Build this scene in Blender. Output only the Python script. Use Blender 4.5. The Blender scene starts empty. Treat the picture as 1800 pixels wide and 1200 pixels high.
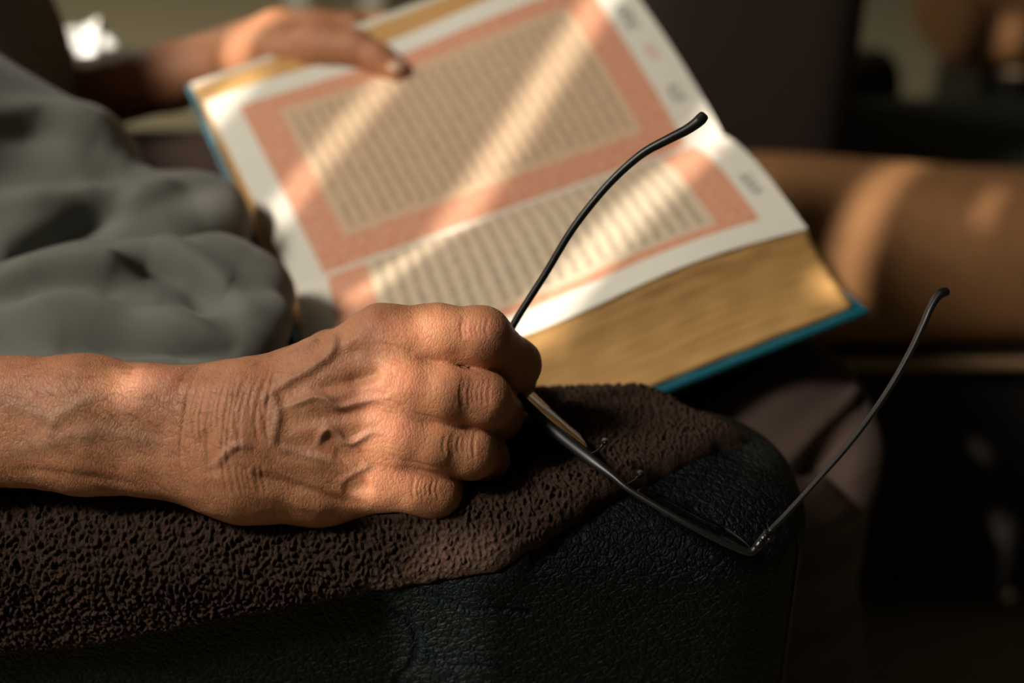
import bpy, bmesh, math, random
import numpy as np
from mathutils import Vector, Matrix

# ------------------------------------------------------------------ camera, world, light
scene = bpy.context.scene
COL = scene.collection
F = 2200.0                               # focal length in pixels of the 1800 px frame (44 mm on 36 mm)
PITCH = math.radians(28.0)
CAM = np.array([0.0, -0.48, 0.29])
RIGHT = np.array([1.0, 0.0, 0.0])
UP = np.array([0.0, math.sin(PITCH), math.cos(PITCH)])
FWD = np.array([0.0, math.cos(PITCH), -math.sin(PITCH)])

cam_data = bpy.data.cameras.new('camera')
cam_data.lens = 44.0
cam_data.sensor_width = 36.0
cam_data.clip_start = 0.02
cam_data.dof.use_dof = True
cam_data.dof.focus_distance = 0.550
cam_data.dof.aperture_fstop = 3.2
cam = bpy.data.objects.new('camera', cam_data)
COL.objects.link(cam)
cam.location = CAM
cam.rotation_euler = (math.pi / 2 - PITCH, 0, 0)
scene.camera = cam

scene.view_settings.view_transform = 'Standard'
scene.view_settings.look = 'None'
scene.view_settings.gamma = 1.0
scene.view_settings.use_curve_mapping = False
scene.view_settings.exposure = 0.0

world = bpy.data.worlds.new('world')
scene.world = world
world.use_nodes = True
world.node_tree.nodes['Background'].inputs[0].default_value = (0.55, 0.62, 0.70, 1)
world.node_tree.nodes['Background'].inputs[1].default_value = 0.25

AZ = math.radians(55.5)                  # where the sunlight travels to, seen from above
EL = math.atan(0.78)
SUN = np.array([math.cos(AZ) * math.cos(EL), math.sin(AZ) * math.cos(EL), -math.sin(EL)])
sun_data = bpy.data.lights.new('sun', 'SUN')
sun_data.energy = 6.0
sun_data.angle = math.radians(0.6)
sun_data.color = (1.0, 0.89, 0.76)
sun = bpy.data.objects.new('sun', sun_data)
COL.objects.link(sun)
sun.rotation_euler = Vector(SUN).to_track_quat('-Z', 'Y').to_euler()
sun.location = Vector(-SUN * 4)

WIN_Y = -1.0                             # the window wall stands behind the camera
win_data = bpy.data.lights.new('soft_window_fill', 'AREA')
win_data.shape = 'RECTANGLE'
win_data.size = 0.8
win_data.size_y = 0.5
win_data.energy = 122.0
win_data.color = (1.0, 0.91, 0.79)
win = bpy.data.objects.new('soft_window_fill', win_data)
COL.objects.link(win)
win.location = (-1.75, WIN_Y + 0.06, 1.98)   # added fill for the soft window light; no opening is built here
win.rotation_euler = Vector((1.70, 1.05, -1.98)).to_track_quat('-Z', 'Y').to_euler()
# added fill lamp far back at the left wall brightens the carpet there
fill2_data = bpy.data.lights.new('carpet_fill', 'AREA')
fill2_data.shape = 'RECTANGLE'
fill2_data.size = 1.0
fill2_data.size_y = 1.2
fill2_data.energy = 30.0
fill2_data.color = (1.0, 0.90, 0.70)
fill2 = bpy.data.objects.new('carpet_fill', fill2_data)
COL.objects.link(fill2)
fill2.location = (-2.12, 2.6, 1.0)
fill2.rotation_euler = Vector((1.0, 0.15, -0.75)).to_track_quat('-Z', 'Y').to_euler()

FLOOR_Z = -0.65


def P(px, py, d):
    """A point seen at (px, py) of the 1800x1200 frame, d metres along the view axis."""
    return CAM + d * (FWD + (px - 900.0) / F * RIGHT - (py - 600.0) / F * UP)


# ------------------------------------------------------------------ helpers: objects
def mesh_obj(name, verts, faces, mat=None, parent=None, smooth=True):
    me = bpy.data.meshes.new(name)
    me.from_pydata([tuple(map(float, v)) for v in verts], [], [tuple(map(int, f)) for f in faces])
    if smooth:
        me.polygons.foreach_set('use_smooth', [True] * len(me.polygons))
    me.update()
    o = bpy.data.objects.new(name, me)
    COL.objects.link(o)
    if mat:
        me.materials.append(mat)
    if parent:
        o.parent = parent
        o.matrix_parent_inverse = parent.matrix_world.inverted()
    return o


def fast_mesh(name, V, Q, mat=None, parent=None):
    me = bpy.data.meshes.new(name)
    n, k = len(V), len(Q)
    me.vertices.add(n)
    me.vertices.foreach_set('co', np.asarray(V, np.float32).ravel())
    me.loops.add(4 * k)
    me.loops.foreach_set('vertex_index', np.asarray(Q, np.int32).ravel())
    me.polygons.add(k)
    me.polygons.foreach_set('loop_start', np.arange(0, 4 * k, 4, dtype=np.int32))
    me.polygons.foreach_set('loop_total', np.full(k, 4, np.int32))
    me.polygons.foreach_set('use_smooth', np.ones(k, bool))
    me.update()
    me.validate()
    o = bpy.data.objects.new(name, me)
    COL.objects.link(o)
    if mat:
        me.materials.append(mat)
    if parent:
        o.parent = parent
        o.matrix_parent_inverse = parent.matrix_world.inverted()
    return o


def attr(o, name, data):
    a = o.data.attributes.new(name, 'FLOAT', 'POINT')
    a.data.foreach_set('value', np.asarray(data, np.float32))


def empty(name, loc):
    o = bpy.data.objects.new(name, None)
    COL.objects.link(o)
    o.empty_display_size = 0.05
    o.matrix_world = Matrix.Translation(Vector(loc))
    o.location = Vector(loc)
    return o


def tag(o, label=None, cat=None, group=None, kind=None):
    if label: o['label'] = label
    if cat: o['category'] = cat
    if group: o['group'] = group
    if kind: o['kind'] = kind
    return o


def box(name, lo, hi, mat=None, parent=None, bevel=0.0, smooth=False):
    bm = bmesh.new()
    bmesh.ops.create_cube(bm, size=1.0)
    lo, hi = np.array(lo, float), np.array(hi, float)
    for v in bm.verts:
        c = np.array(v.co) + 0.5
        v.co = Vector(lo + c * (hi - lo))
    if bevel:
        bmesh.ops.bevel(bm, geom=bm.edges[:], offset=bevel, segments=4, profile=0.6, affect='EDGES')
    me = bpy.data.meshes.new(name)
    bm.to_mesh(me); bm.free()
    if bevel or smooth:
        me.polygons.foreach_set('use_smooth', [True] * len(me.polygons))
    o = bpy.data.objects.new(name, me)
    COL.objects.link(o)
    if mat: me.materials.append(mat)
    if parent:
        o.parent = parent
        o.matrix_parent_inverse = parent.matrix_world.inverted()
    return o


def catmull(pts, n):
    pts = np.array(pts, float)
    q = np.vstack([2 * pts[0] - pts[1], pts, 2 * pts[-1] - pts[-2]])
    out = []
    m = len(pts) - 1
    for i in range(m):
        p0, p1, p2, p3 = q[i:i + 4]
        for t in np.linspace(0, 1, n, endpoint=False):
            out.append(0.5 * (2 * p1 + (p2 - p0) * t + (2 * p0 - 5 * p1 + 4 * p2 - p3) * t * t + (3 * p1 - p0 - 3 * p2 + p3) * t ** 3))
    out.append(pts[-1])
    return np.array(out)


def tube(path, ra, rb, side, seg=12):
    """Closed tube along a path; ra = half breadth along `side`-perpendicular, rb = half depth along side."""
    path = np.array(path)
    n = len(path)
    ra = np.broadcast_to(np.asarray(ra, float), (n,))
    rb = np.broadcast_to(np.asarray(rb, float), (n,))
    tan = np.gradient(path, axis=0)
    tan /= np.linalg.norm(tan, axis=1)[:, None]
    side = np.array(side, float)
    V, Q = [], []
    for i in range(n):
        b = side - tan[i] * (side @ tan[i]); b /= np.linalg.norm(b)
        a = np.cross(tan[i], b)
        for k in range(seg):
            t = 2 * math.pi * k / seg
            V.append(path[i] + a * ra[i] * math.cos(t) + b * rb[i] * math.sin(t))
    for i in range(n - 1):
        for k in range(seg):
            Q.append((i * seg + k, i * seg + (k + 1) % seg, (i + 1) * seg + (k + 1) % seg, (i + 1) * seg + k))
    faces = list(Q) + [tuple(range(seg))[::-1], tuple((n - 1) * seg + k for k in range(seg))]
    return V, faces


# ------------------------------------------------------------------ helpers: signed distance modelling
def cone(p, a, b, r1, r2):
    a, b = np.asarray(a), np.asarray(b)
    ba = b - a
    pa = p - a
    h = np.clip(pa @ ba / (ba @ ba), 0, 1)
    d = pa - h[:, None] * ba
    return np.sqrt(np.einsum('ij,ij->i', d, d)) - (r1 + (r2 - r1) * h)


def smin(a, b, k):
    h = np.maximum(k - np.abs(a - b), 0) / k
    return np.minimum(a, b) - h * h * k * 0.25


def chain(p, pts, k):
    d = None
    for (a, ra), (b, rb) in zip(pts[:-1], pts[1:]):
        c = cone(p, a, b, ra, rb)
        d = c if d is None else smin(d, c, k)
    return d


def chunked(f, p, n=200000):
    return np.concatenate([f(p[i:i + n]) for i in range(0, len(p), n)]) if len(p) else np.zeros(0)


def mesh_sdf(f, lo, hi, h, B=5):
    lo, hi = np.array(lo, float), np.array(hi, float)
    nb = np.ceil((hi - lo) / (h * B)).astype(int)
    n = nb * B
    bc = np.stack(np.meshgrid(*[np.arange(k) for k in nb], indexing='ij'), -1).reshape(-1, 3)
    cen = lo + (bc * B + (B - 1) / 2.0) * h
    dc = chunked(f, cen)
    D = np.repeat(np.repeat(np.repeat(dc.reshape(nb), B, 0), B, 1), B, 2).astype(np.float32)
    act = bc[np.abs(dc) < h * B * 0.87 * 1.5 + 0.002]
    off = np.stack(np.meshgrid(*[np.arange(B)] * 3, indexing='ij'), -1).reshape(-1, 3)
    idx = (act[:, None, :] * B + off[None]).reshape(-1, 3)
    D[idx[:, 0], idx[:, 1], idx[:, 2]] = chunked(f, lo + idx * h)
    S = D < 0
    c = [(i, j, k) for i in (0, 1) for j in (0, 1) for k in (0, 1)]
    cnt = sum(S[i:n[0] - 1 + i, j:n[1] - 1 + j, k:n[2] - 1 + k].astype(np.int8) for i, j, k in c)
    cells = np.argwhere((cnt > 0) & (cnt < 8))
    ID = np.full(n, -1, np.int32)
    ID[cells[:, 0], cells[:, 1], cells[:, 2]] = np.arange(len(cells))
    vals = np.stack([D[cells[:, 0] + i, cells[:, 1] + j, cells[:, 2] + k] for i, j, k in c], 1)
    acc = np.zeros((len(cells), 3)); num = np.zeros(len(cells))
    ca = np.array(c, float)
    for a in range(8):
        for b in range(a + 1, 8):
            if np.abs(ca[a] - ca[b]).sum() == 1:
                va, vb = vals[:, a], vals[:, b]
                m = (va < 0) != (vb < 0)
                t = np.where(m, va / np.where(m, va - vb, 1), 0)
                acc += m[:, None] * (ca[a] + t[:, None] * (ca[b] - ca[a]))
                num += m
    V = lo + (cells + acc / num[:, None]) * h
    Q = []
    for ax in range(3):
        o1, o2 = [(1, 2), (2, 0), (0, 1)][ax]
        sl0 = [slice(1, -1)] * 3; sl1 = [slice(1, -1)] * 3
        sl0[ax] = slice(0, -1); sl1[ax] = slice(1, None)
        s0, s1 = S[tuple(sl0)], S[tuple(sl1)]
        for flip, m in ((False, s0 & ~s1), (True, ~s0 & s1)):
            e = np.argwhere(m)
            add = np.ones(3, int); add[ax] = 0
            e = e + add
            d1 = np.zeros(3, int); d1[o1] = 1
            d2 = np.zeros(3, int); d2[o2] = 1
            q = np.stack([ID[tuple((e - d1 - d2).T)], ID[tuple((e - d2).T)], ID[tuple(e.T)], ID[tuple((e - d1).T)]], 1)
            Q.append(q[:, ::-1] if flip else q)
    Q = np.concatenate(Q)
    Q = Q[(Q >= 0).all(1)]
    return V, Q


def subdivide(V, Q):
    e = np.sort(np.stack([Q, np.roll(Q, -1, 1)], -1).reshape(-1, 2), 1)
    key = e[:, 0].astype(np.int64) * len(V) + e[:, 1]
    u, first, inv = np.unique(key, return_index=True, return_inverse=True)
    mid = V[e[first]].mean(1)
    cen = V[Q].mean(1)
    E = inv.reshape(-1, 4) + len(V)
    Cn = np.arange(len(Q)) + len(V) + len(mid)
    N = np.concatenate([V, mid, cen])
    q = np.concatenate([np.stack([Q[:, i], E[:, i], Cn, E[:, i - 1]], 1) for i in range(4)])
    return N, q


TET = np.array([[1, -1, -1], [-1, -1, 1], [-1, 1, -1], [1, 1, 1]], float)


def grad(f, p, e=4e-4):
    g = sum(TET[i] * chunked(f, p + e * TET[i])[:, None] for i in range(4))
    return g / np.maximum(np.linalg.norm(g, axis=1), 1e-9)[:, None]


def project(f, V, it=2):
    for _ in range(it):
        V = V - grad(f, V) * chunked(f, V)[:, None] * 0.95
    return V


def raycast(f, pix, d0=0.4, it=60):
    """Where lines of sight through pixels first meet the surface f (a modelling aid to lay out skin detail)."""
    pix = np.array(pix, float)
    r = FWD + (pix[:, :1] - 900) / F * RIGHT - (pix[:, 1:2] - 600) / F * UP
    r /= np.linalg.norm(r, axis=1)[:, None]
    t = np.full(len(pix), d0)
    for _ in range(it):
        t = t + 0.8 * f(CAM + t[:, None] * r)
    return CAM + t[:, None] * r


def polydist(V, path, pad):
    """Distance of every vertex to a 3D polyline (inf beyond pad) and the fraction along it."""
    out = np.full(len(V), 1e3); frac = np.zeros(len(V))
    lo, hi = path.min(0) - pad, path.max(0) + pad
    m = np.where(((V > lo) & (V < hi)).all(1))[0]
    if not len(m): return out, frac
    p = V[m]
    best = np.full(len(m), 1e3); fr = np.zeros(len(m))
    k = len(path) - 1
    for i in range(k):
        a, b = path[i], path[i + 1]
        ba = b - a
        h = np.clip((p - a) @ ba / max(ba @ ba, 1e-12), 0, 1)
        d = np.linalg.norm(p - a - h[:, None] * ba, axis=1)
        c = d < best
        best[c] = d[c]; fr[c] = (i + h[c]) / k
    out[m] = best; frac[m] = fr
    return out, frac


def vnoise(p, seed=0):
    """Smooth value noise in -1..1 for points p (N,3)."""
    rng = np.random.RandomState(seed)
    T = rng.rand(4096) * 2 - 1
    i = np.floor(p).astype(np.int64); f = p - i
    f = f * f * (3 - 2 * f)
    r = 0
    for dx in (0, 1):
        for dy in (0, 1):
            for dz in (0, 1):
                h = ((i[:, 0] + dx) * 73856093 ^ (i[:, 1] + dy) * 19349663 ^ (i[:, 2] + dz) * 83492791) & 4095
                r = r + T[h] * (f[:, 0] if dx else 1 - f[:, 0]) * (f[:, 1] if dy else 1 - f[:, 1]) * (f[:, 2] if dz else 1 - f[:, 2])
    return r


# ------------------------------------------------------------------ helpers: materials
class NT:
    def __init__(self, name):
        self.m = bpy.data.materials.new(name)
        self.m.use_nodes = True
        self.t = self.m.node_tree
        self.b = self.t.nodes['Principled BSDF']
        self.out = self.t.nodes['Material Output']

    def n(self, kind, **kw):
        nd = self.t.nodes.new(kind)
        for k, v in kw.items():
            if k.startswith('i_'):
                nd.inputs[k[2:].replace('_', ' ')].default_value = v
            else:
                setattr(nd, k, v)
        return nd

    def l(self, a, b):
        self.t.links.new(a, b)

    def val(self, s, sock):
        if hasattr(s, 'is_output') or isinstance(s, bpy.types.NodeSocket): self.l(s, sock)
        else: sock.default_value = s

    def math(self, op, a, b=0.0, c=0.0, clamp=False):
        nd = self.n('ShaderNodeMath', operation=op, use_clamp=clamp)
        for s, k in zip((a, b, c), range(3)): self.val(s, nd.inputs[k])
        return nd.outputs[0]

    def mix(self, f, a, b):
        nd = self.n('ShaderNodeMix', data_type='RGBA')
        self.val(f, nd.inputs[0])
        for s, k in ((a, 6), (b, 7)):
            if isinstance(s, tuple): s = s if len(s) == 4 else s + (1,)
            self.val(s, nd.inputs[k])
        return nd.outputs[2]

    def set(self, base=None, rough=None, spec=None):
        if base is not None:
            if isinstance(base, tuple): self.b.inputs['Base Color'].default_value = base + (1,) if len(base) == 3 else base
            else: self.l(base, self.b.inputs['Base Color'])
        if rough is not None: self.val(rough, self.b.inputs['Roughness'])
        if spec is not None: self.b.inputs['Specular IOR Level'].default_value = spec
        return self

    def bump(self, height, strength=0.3, dist=0.001):
        nd = self.n('ShaderNodeBump')
        nd.inputs['Strength'].default_value = strength
        nd.inputs['Distance'].default_value = dist
        self.l(height, nd.inputs['Height'])
        self.l(nd.outputs[0], self.b.inputs['Normal'])

    def coord(self):
        return self.n('ShaderNodeTexCoord').outputs['Object']

    def noise(self, scale, detail=4, vec=None, rough=0.55):
        nd = self.n('ShaderNodeTexNoise')
        nd.inputs['Scale'].default_value = scale
        nd.inputs['Detail'].default_value = detail
        nd.inputs['Roughness'].default_value = rough
        self.l(vec if vec is not None else self.coord(), nd.inputs['Vector'])
        return nd.outputs['Fac']

    def smooth(self, x, a, b):
        nd = self.n('ShaderNodeMapRange', interpolation_type='SMOOTHSTEP')
        self.val(x, nd.inputs[0])
        nd.inputs[1].default_value = a; nd.inputs[2].default_value = b
        return nd.outputs[0]


def plain(name, base, rough=0.6, var=0.12, scale=40.0, bump=0.0, bscale=300.0, spec=0.5):
    t = NT(name)
    f = t.noise(scale)
    dark = tuple(c * (1 - var) for c in base); light = tuple(min(1, c * (1 + var)) for c in base)
    t.set(t.mix(f, dark, light), rough, spec)
    if bump:
        t.bump(t.noise(bscale, 6), bump, 0.001)
    return t.m


def skin_material():
    t = NT('skin')
    co = t.coord()
    big = t.noise(45, 3, co)
    mott = t.noise(260, 3, co)
    col = t.mix(big, (0.37, 0.160, 0.080), (0.48, 0.230, 0.118))
    col = t.mix(t.smooth(mott, 0.42, 0.72), col, (0.42, 0.165, 0.085))
    red = t.n('ShaderNodeAttribute', attribute_name='red').outputs['Fac']
    vein = t.n('ShaderNodeAttribute', attribute_name='vein').outputs['Fac']
    col = t.mix(t.math('MULTIPLY', red, 0.55), col, (0.52, 0.20, 0.12))
    col = t.mix(t.math('MULTIPLY', vein, 0.32), col, (0.20, 0.14, 0.105))
    spots = t.smooth(t.noise(120, 2, co), 0.66, 0.76)
    col = t.mix(t.math('MULTIPLY', spots, 0.45), col, (0.22, 0.10, 0.05))
    t.set(col, 0.5, 0.35)
    t.b.inputs['Subsurface Weight'].default_value = 0.12
    t.b.inputs['Subsurface Radius'].default_value = (0.004, 0.0015, 0.0008)
    t.b.inputs['Subsurface Scale'].default_value = 1.0
    # fine crossing skin lines
    w = t.n('ShaderNodeTexVoronoi', feature='DISTANCE_TO_EDGE')
    w.inputs['Scale'].default_value = 620
    mp = t.n('ShaderNodeMapping')
    mp.inputs['Scale'].default_value = (1.0, 0.55, 0.55)
    nz = t.n('ShaderNodeTexNoise'); nz.inputs['Scale'].default_value = 180
    t.l(co, nz.inputs['Vector'])
    add = t.n('ShaderNodeVectorMath', operation='MULTIPLY_ADD')
    t.l(nz.outputs['Color'], add.inputs[0]); add.inputs[1].default_value = (0.004, 0.004, 0.004); t.l(co, add.inputs[2])
    t.l(add.outputs[0], mp.inputs['Vector'])
    t.l(mp.outputs[0], w.inputs['Vector'])
    lines = t.smooth(w.outputs['Distance'], 0.0, 0.16)
    h = t.math('ADD', t.math('MULTIPLY', lines, 0.55), t.math('MULTIPLY', t.noise(900, 5, co), 0.8))
    t.bump(h, 0.45, 0.0005)
    return t.m


def leather_material(name, base, scale=260.0, rough=0.33):
    t = NT(name)
    co = t.coord()
    v1 = t.n('ShaderNodeTexVoronoi', feature='DISTANCE_TO_EDGE'); v1.inputs['Scale'].default_value = scale
    nz = t.n('ShaderNodeTexNoise'); nz.inputs['Scale'].default_value = 120
    t.l(co, nz.inputs['Vector'])
    add = t.n('ShaderNodeVectorMath', operation='MULTIPLY_ADD')
    t.l(nz.outputs['Color'], add.inputs[0]); add.inputs[1].default_value = (0.006, 0.006, 0.006); t.l(co, add.inputs[2])
    t.l(add.outputs[0], v1.inputs['Vector'])
    cr = t.smooth(v1.outputs['Distance'], 0.0, 0.22)
    v2 = t.n('ShaderNodeTexVoronoi', feature='DISTANCE_TO_EDGE'); v2.inputs['Scale'].default_value = scale * 2.3
    t.l(add.outputs[0], v2.inputs['Vector'])
    h = t.math('ADD', cr, t.math('MULTIPLY', t.smooth(v2.outputs['Distance'], 0, 0.25), 0.35))
    t.set(t.mix(t.noise(60), tuple(c * 0.8 for c in base), tuple(c * 1.2 for c in base)), rough)
    t.b.inputs['Specular IOR Level'].default_value = 0.13
    t.bump(h, 0.75, 0.0011)
    return t.m


M = {}
M['skin'] = skin_material()
M['leather'] = leather_material('black_green_leather', (0.0018, 0.0042, 0.0044), 260.0, 0.55)
M['tan'] = leather_material('tan_leather', (0.31, 0.155, 0.068), 120, 0.42)
M['tan_piping'] = plain('tan_piping', (0.30, 0.19, 0.10), 0.45)
M['brown_cloth'] = plain('dark_brown_upholstery', (0.020, 0.011, 0.007), 0.9, 0.25, 60, 0.3, 500)
M['grey_cloth'] = plain('grey_green_cloth', (0.06, 0.062, 0.05), 0.95, 0.15, 60)
M['dark_cloth'] = plain('near_black_cloth', (0.007, 0.005, 0.004), 0.95, 0.2, 60)
M['black'] = plain('black_plastic', (0.005, 0.006, 0.006), 0.42, 0.05, 30)
M['metal'] = plain('dark_metal', (0.035, 0.035, 0.035), 0.3, 0.05, 30)
M['metal'].node_tree.nodes['Principled BSDF'].inputs['Metallic'].default_value = 0.8
M['stitch'] = plain('dark_stitch', (0.05, 0.032, 0.025), 0.7)
M['cover'] = plain('teal_cover', (0.003, 0.10, 0.145), 0.4, 0.08, 80, 0.1, 600)
M['endpaper'] = plain('endpaper', (0.62, 0.58, 0.48), 0.7, 0.04)
M['trouser'] = plain('brown_trouser', (0.048, 0.027, 0.021), 0.9, 0.12, 80, 0.25, 1200)
M['floor'] = plain('olive_carpet', (0.29, 0.25, 0.155), 0.95, 0.12, 25, 0.5, 400)
M['wall'] = plain('wall_paint', (0.11, 0.10, 0.075), 0.9, 0.05, 3)
M['white'] = plain('white_paint', (0.75, 0.72, 0.64), 0.5, 0.03)
M['wood'] = plain('shutter_wood', (0.10, 0.06, 0.035), 0.6, 0.2, 20)
M['tissue'] = plain('white_tissue', (0.92, 0.92, 0.90), 0.9, 0.02)
M['navy'] = plain('navy_lacquer', (0.008, 0.022, 0.035), 0.35, 0.1)


def cloth_material():
    t = NT('grey_jersey')
    f = t.noise(30)
    t.set(t.mix(f, (0.120, 0.125, 0.110), (0.150, 0.152, 0.134)), 0.95, 0.2)
    t.b.inputs['Sheen Weight'].default_value = 0.15
    t.bump(t.noise(1500, 3), 0.25, 0.0006)
    return t.m


M['shirt'] = cloth_material()


def towel_material():
    t = NT('brown_terry')
    f = t.noise(380, 4)
    tip = t.n('ShaderNodeAttribute', attribute_name='tuft').outputs['Fac']
    col = t.mix(f, (0.016, 0.008, 0.0048), (0.052, 0.028, 0.0175))
    col = t.mix(t.math('MULTIPLY', tip, 0.4), col, (0.065, 0.038, 0.025))
    t.set(col, 0.85, 0.2)
    t.bump(t.noise(1000, 5), 1.0, 0.0014)
    return t.m


M['towel'] = towel_material()


def edge_material():
    """Gold-toned page edges: thin leaves running along the block."""
    t = NT('page_edges')
    uv = t.n('ShaderNodeUVMap').outputs[0]
    mp = t.n('ShaderNodeMapping'); mp.inputs['Scale'].default_value = (2.2, 60.0, 1.0)
    t.l(uv, mp.inputs['Vector'])
    f1 = t.noise(1.0, 5, mp.outputs[0], 0.65)
    mp2 = t.n('ShaderNodeMapping'); mp2.inputs['Scale'].default_value = (3.0, 14.0, 1.0)
    t.l(uv, mp2.inputs['Vector'])
    f2 = t.noise(1.0, 3, mp2.outputs[0])
    col = t.mix(t.smooth(f1, 0.3, 0.7), (0.44, 0.225, 0.070), (0.68, 0.41, 0.145))
    col = t.mix(t.math('MULTIPLY', t.smooth(f2, 0.5, 0.75), 0.45), col, (0.33, 0.18, 0.06))
    t.set(col, 0.5)
    t.bump(f1, 0.5, 0.0015)
    return t.m


M['edges'] = edge_material()


def page_material(name, u0, u1, v0, v1, bw_u, bw_v0, bw_v1, nlines, cream, seed, marks):
    """Printed page: margin, salmon frame [u0,u1]x[v0,v1], cream panel and rows of script running across the page.
    UV: u along the spine, v from the spine to the fore-edge."""
    t = NT(name)
    uv = t.n('ShaderNodeUVMap').outputs[0]
    sp = t.n('ShaderNodeSeparateXYZ'); t.l(uv, sp.inputs[0])
    u, v = sp.outputs[0], sp.outputs[1]

    def rect(a, b, c, d, s=0.004):
        x = t.math('MULTIPLY', t.smooth(u, a - s, a + s), t.smooth(u, b + s, b - s))
        y = t.math('MULTIPLY', t.smooth(v, c - s, c + s), t.smooth(v, d + s, d - s))
        return t.math('MULTIPLY', x, y)
    outer = rect(u0, u1, v0, v1)
    a, b, c, d = u0 + bw_u, u1 - bw_u, v0 + bw_v0, v1 - bw_v1
    inner = rect(a, b, c, d)
    paper = t.mix(t.noise(9, 3, uv), (0.66, 0.645, 0.57), (0.72, 0.70, 0.62))
    mp = t.n('ShaderNodeMapping'); mp.inputs['Scale'].default_value = (70, 45, 1); t.l(uv, mp.inputs['Vector'])
    orn = t.noise(1.0, 2, mp.outputs[0])
    salmon = t.mix(t.smooth(orn, 0.35, 0.65), (0.60, 0.26, 0.16), (0.66, 0.36, 0.235))
    col = t.mix(outer, paper, salmon)
    col = t.mix(inner, col, cream)
    # script rows
    mu, mv = 0.012, 0.03
    row = t.math('MULTIPLY', t.math('DIVIDE', t.math('SUBTRACT', u, a + mu), (b - a - 2 * mu)), float(nlines))
    fr = t.math('FRACT', row)
    idx = t.math('FLOOR', row)
    comb = t.n('ShaderNodeCombineXYZ')
    t.l(t.math('MULTIPLY', v, 42.0), comb.inputs[0])
    t.l(t.math('ADD', t.math('MULTIPLY', fr, 2.4), t.math('MULTIPLY', idx, 7.31)), comb.inputs[1])
    comb.inputs[2].default_value = seed
    n1 = t.noise(1.0, 3, comb.outputs[0], 0.6)
    band = t.math('MULTIPLY', t.smooth(fr, 0.12, 0.34), t.smooth(fr, 0.88, 0.62))
    ink = t.math('MULTIPLY', t.smooth(n1, 0.47, 0.53), band)
    base_line = t.math('MULTIPLY', t.smooth(fr, 0.40, 0.47), t.smooth(fr, 0.62, 0.55))
    comb2 = t.n('ShaderNodeCombineXYZ')
    t.l(t.math('MULTIPLY', v, 16.0), comb2.inputs[0]); t.l(t.math('MULTIPLY', idx, 3.7), comb2.inputs[1]); comb2.inputs[2].default_value = seed + 5
    word = t.smooth(t.noise(1.0, 2, comb2.outputs[0]), 0.36, 0.42)
    ink = t.math('MAXIMUM', ink, t.math('MULTIPLY', base_line, word))
    text_area = rect(a + mu, b - mu, c + mv, d - mv)
    ink = t.math('MULTIPLY', t.math('MULTIPLY', ink, text_area), 0.5)
    comb3 = t.n('ShaderNodeCombineXYZ')
    t.l(t.math('MULTIPLY', v, 30.0), comb3.inputs[0]); t.l(t.math('MULTIPLY', idx, 5.1), comb3.inputs[1]); comb3.inputs[2].default_value = seed + 9
    redw = t.smooth(t.noise(1.0, 1, comb3.outputs[0]), 0.70, 0.74)
    inkc = t.mix(redw, (0.10, 0.085, 0.06), (0.55, 0.12, 0.09))
    col = t.mix(ink, col, inkc)
    for (mu0, mu1, mv0, mv1, mc) in marks:
        mm = t.n('ShaderNodeMapping'); mm.inputs['Scale'].default_value = (90, 60, 1); t.l(uv, mm.inputs['Vector'])
        k = t.math('MULTIPLY', rect(mu0, mu1, mv0, mv1), t.smooth(t.noise(1.0, 2, mm.outputs[0]), 0.44, 0.52))
        col = t.mix(t.math('MULTIPLY', k, 0.8), col, mc)
    t.set(col, 0.6, 0.3)
    t.bump(t.noise(6, 3, uv), 0.12, 0.003)
    return t.m


def lens_material():
    t = NT('spectacle_glass')
    t.t.nodes.remove(t.b)
    tr = t.n('ShaderNodeBsdfTransparent'); tr.inputs[0].default_value = (0.86, 0.88, 0.86, 1)
    gl = t.n('ShaderNodeBsdfGlossy'); gl.inputs['Roughness'].default_value = 0.02
    fr = t.n('ShaderNodeFresnel'); fr.inputs[0].default_value = 1.5
    mx = t.n('ShaderNodeMixShader')
    t.l(fr.outputs[0], mx.inputs[0]); t.l(tr.outputs[0], mx.inputs[1]); t.l(gl.outputs[0], mx.inputs[2])
    t.l(mx.outputs[0], t.out.inputs[0])
    return t.m


M['lens'] = lens_material()

# ------------------------------------------------------------------ the room
X0, X1, Y1, CEIL = -2.2, 2.6, 4.2, 2.35
tag(box('floor', (X0, WIN_Y, FLOOR_Z - 0.05), (X1, Y1, FLOOR_Z), M['floor']), 'olive brown carpeted floor', kind='structure')
tag(box('ceiling', (X0, WIN_Y, CEIL), (X1, Y1, CEIL + 0.05), M['wall']), 'dim olive painted ceiling', kind='structure')
tag(box('wall_back', (X0, Y1, FLOOR_Z), (X1, Y1 + 0.05, CEIL), M['wall']), 'olive painted far wall', kind='structure')
tag(box('wall_left', (X0 - 0.05, WIN_Y, FLOOR_Z), (X0, Y1, CEIL), M['wall']), 'olive painted wall behind the reader', kind='structure')
tag(box('wall_right', (X1, WIN_Y, FLOOR_Z), (X1 + 0.05, Y1, CEIL), M['wall']), 'olive painted wall in front of the reader', kind='structure')


def ohx(o): return (o + math.cos(AZ) * WIN_Y) / math.sin(AZ)   # sun-plane offset -> x on the window wall


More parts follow.
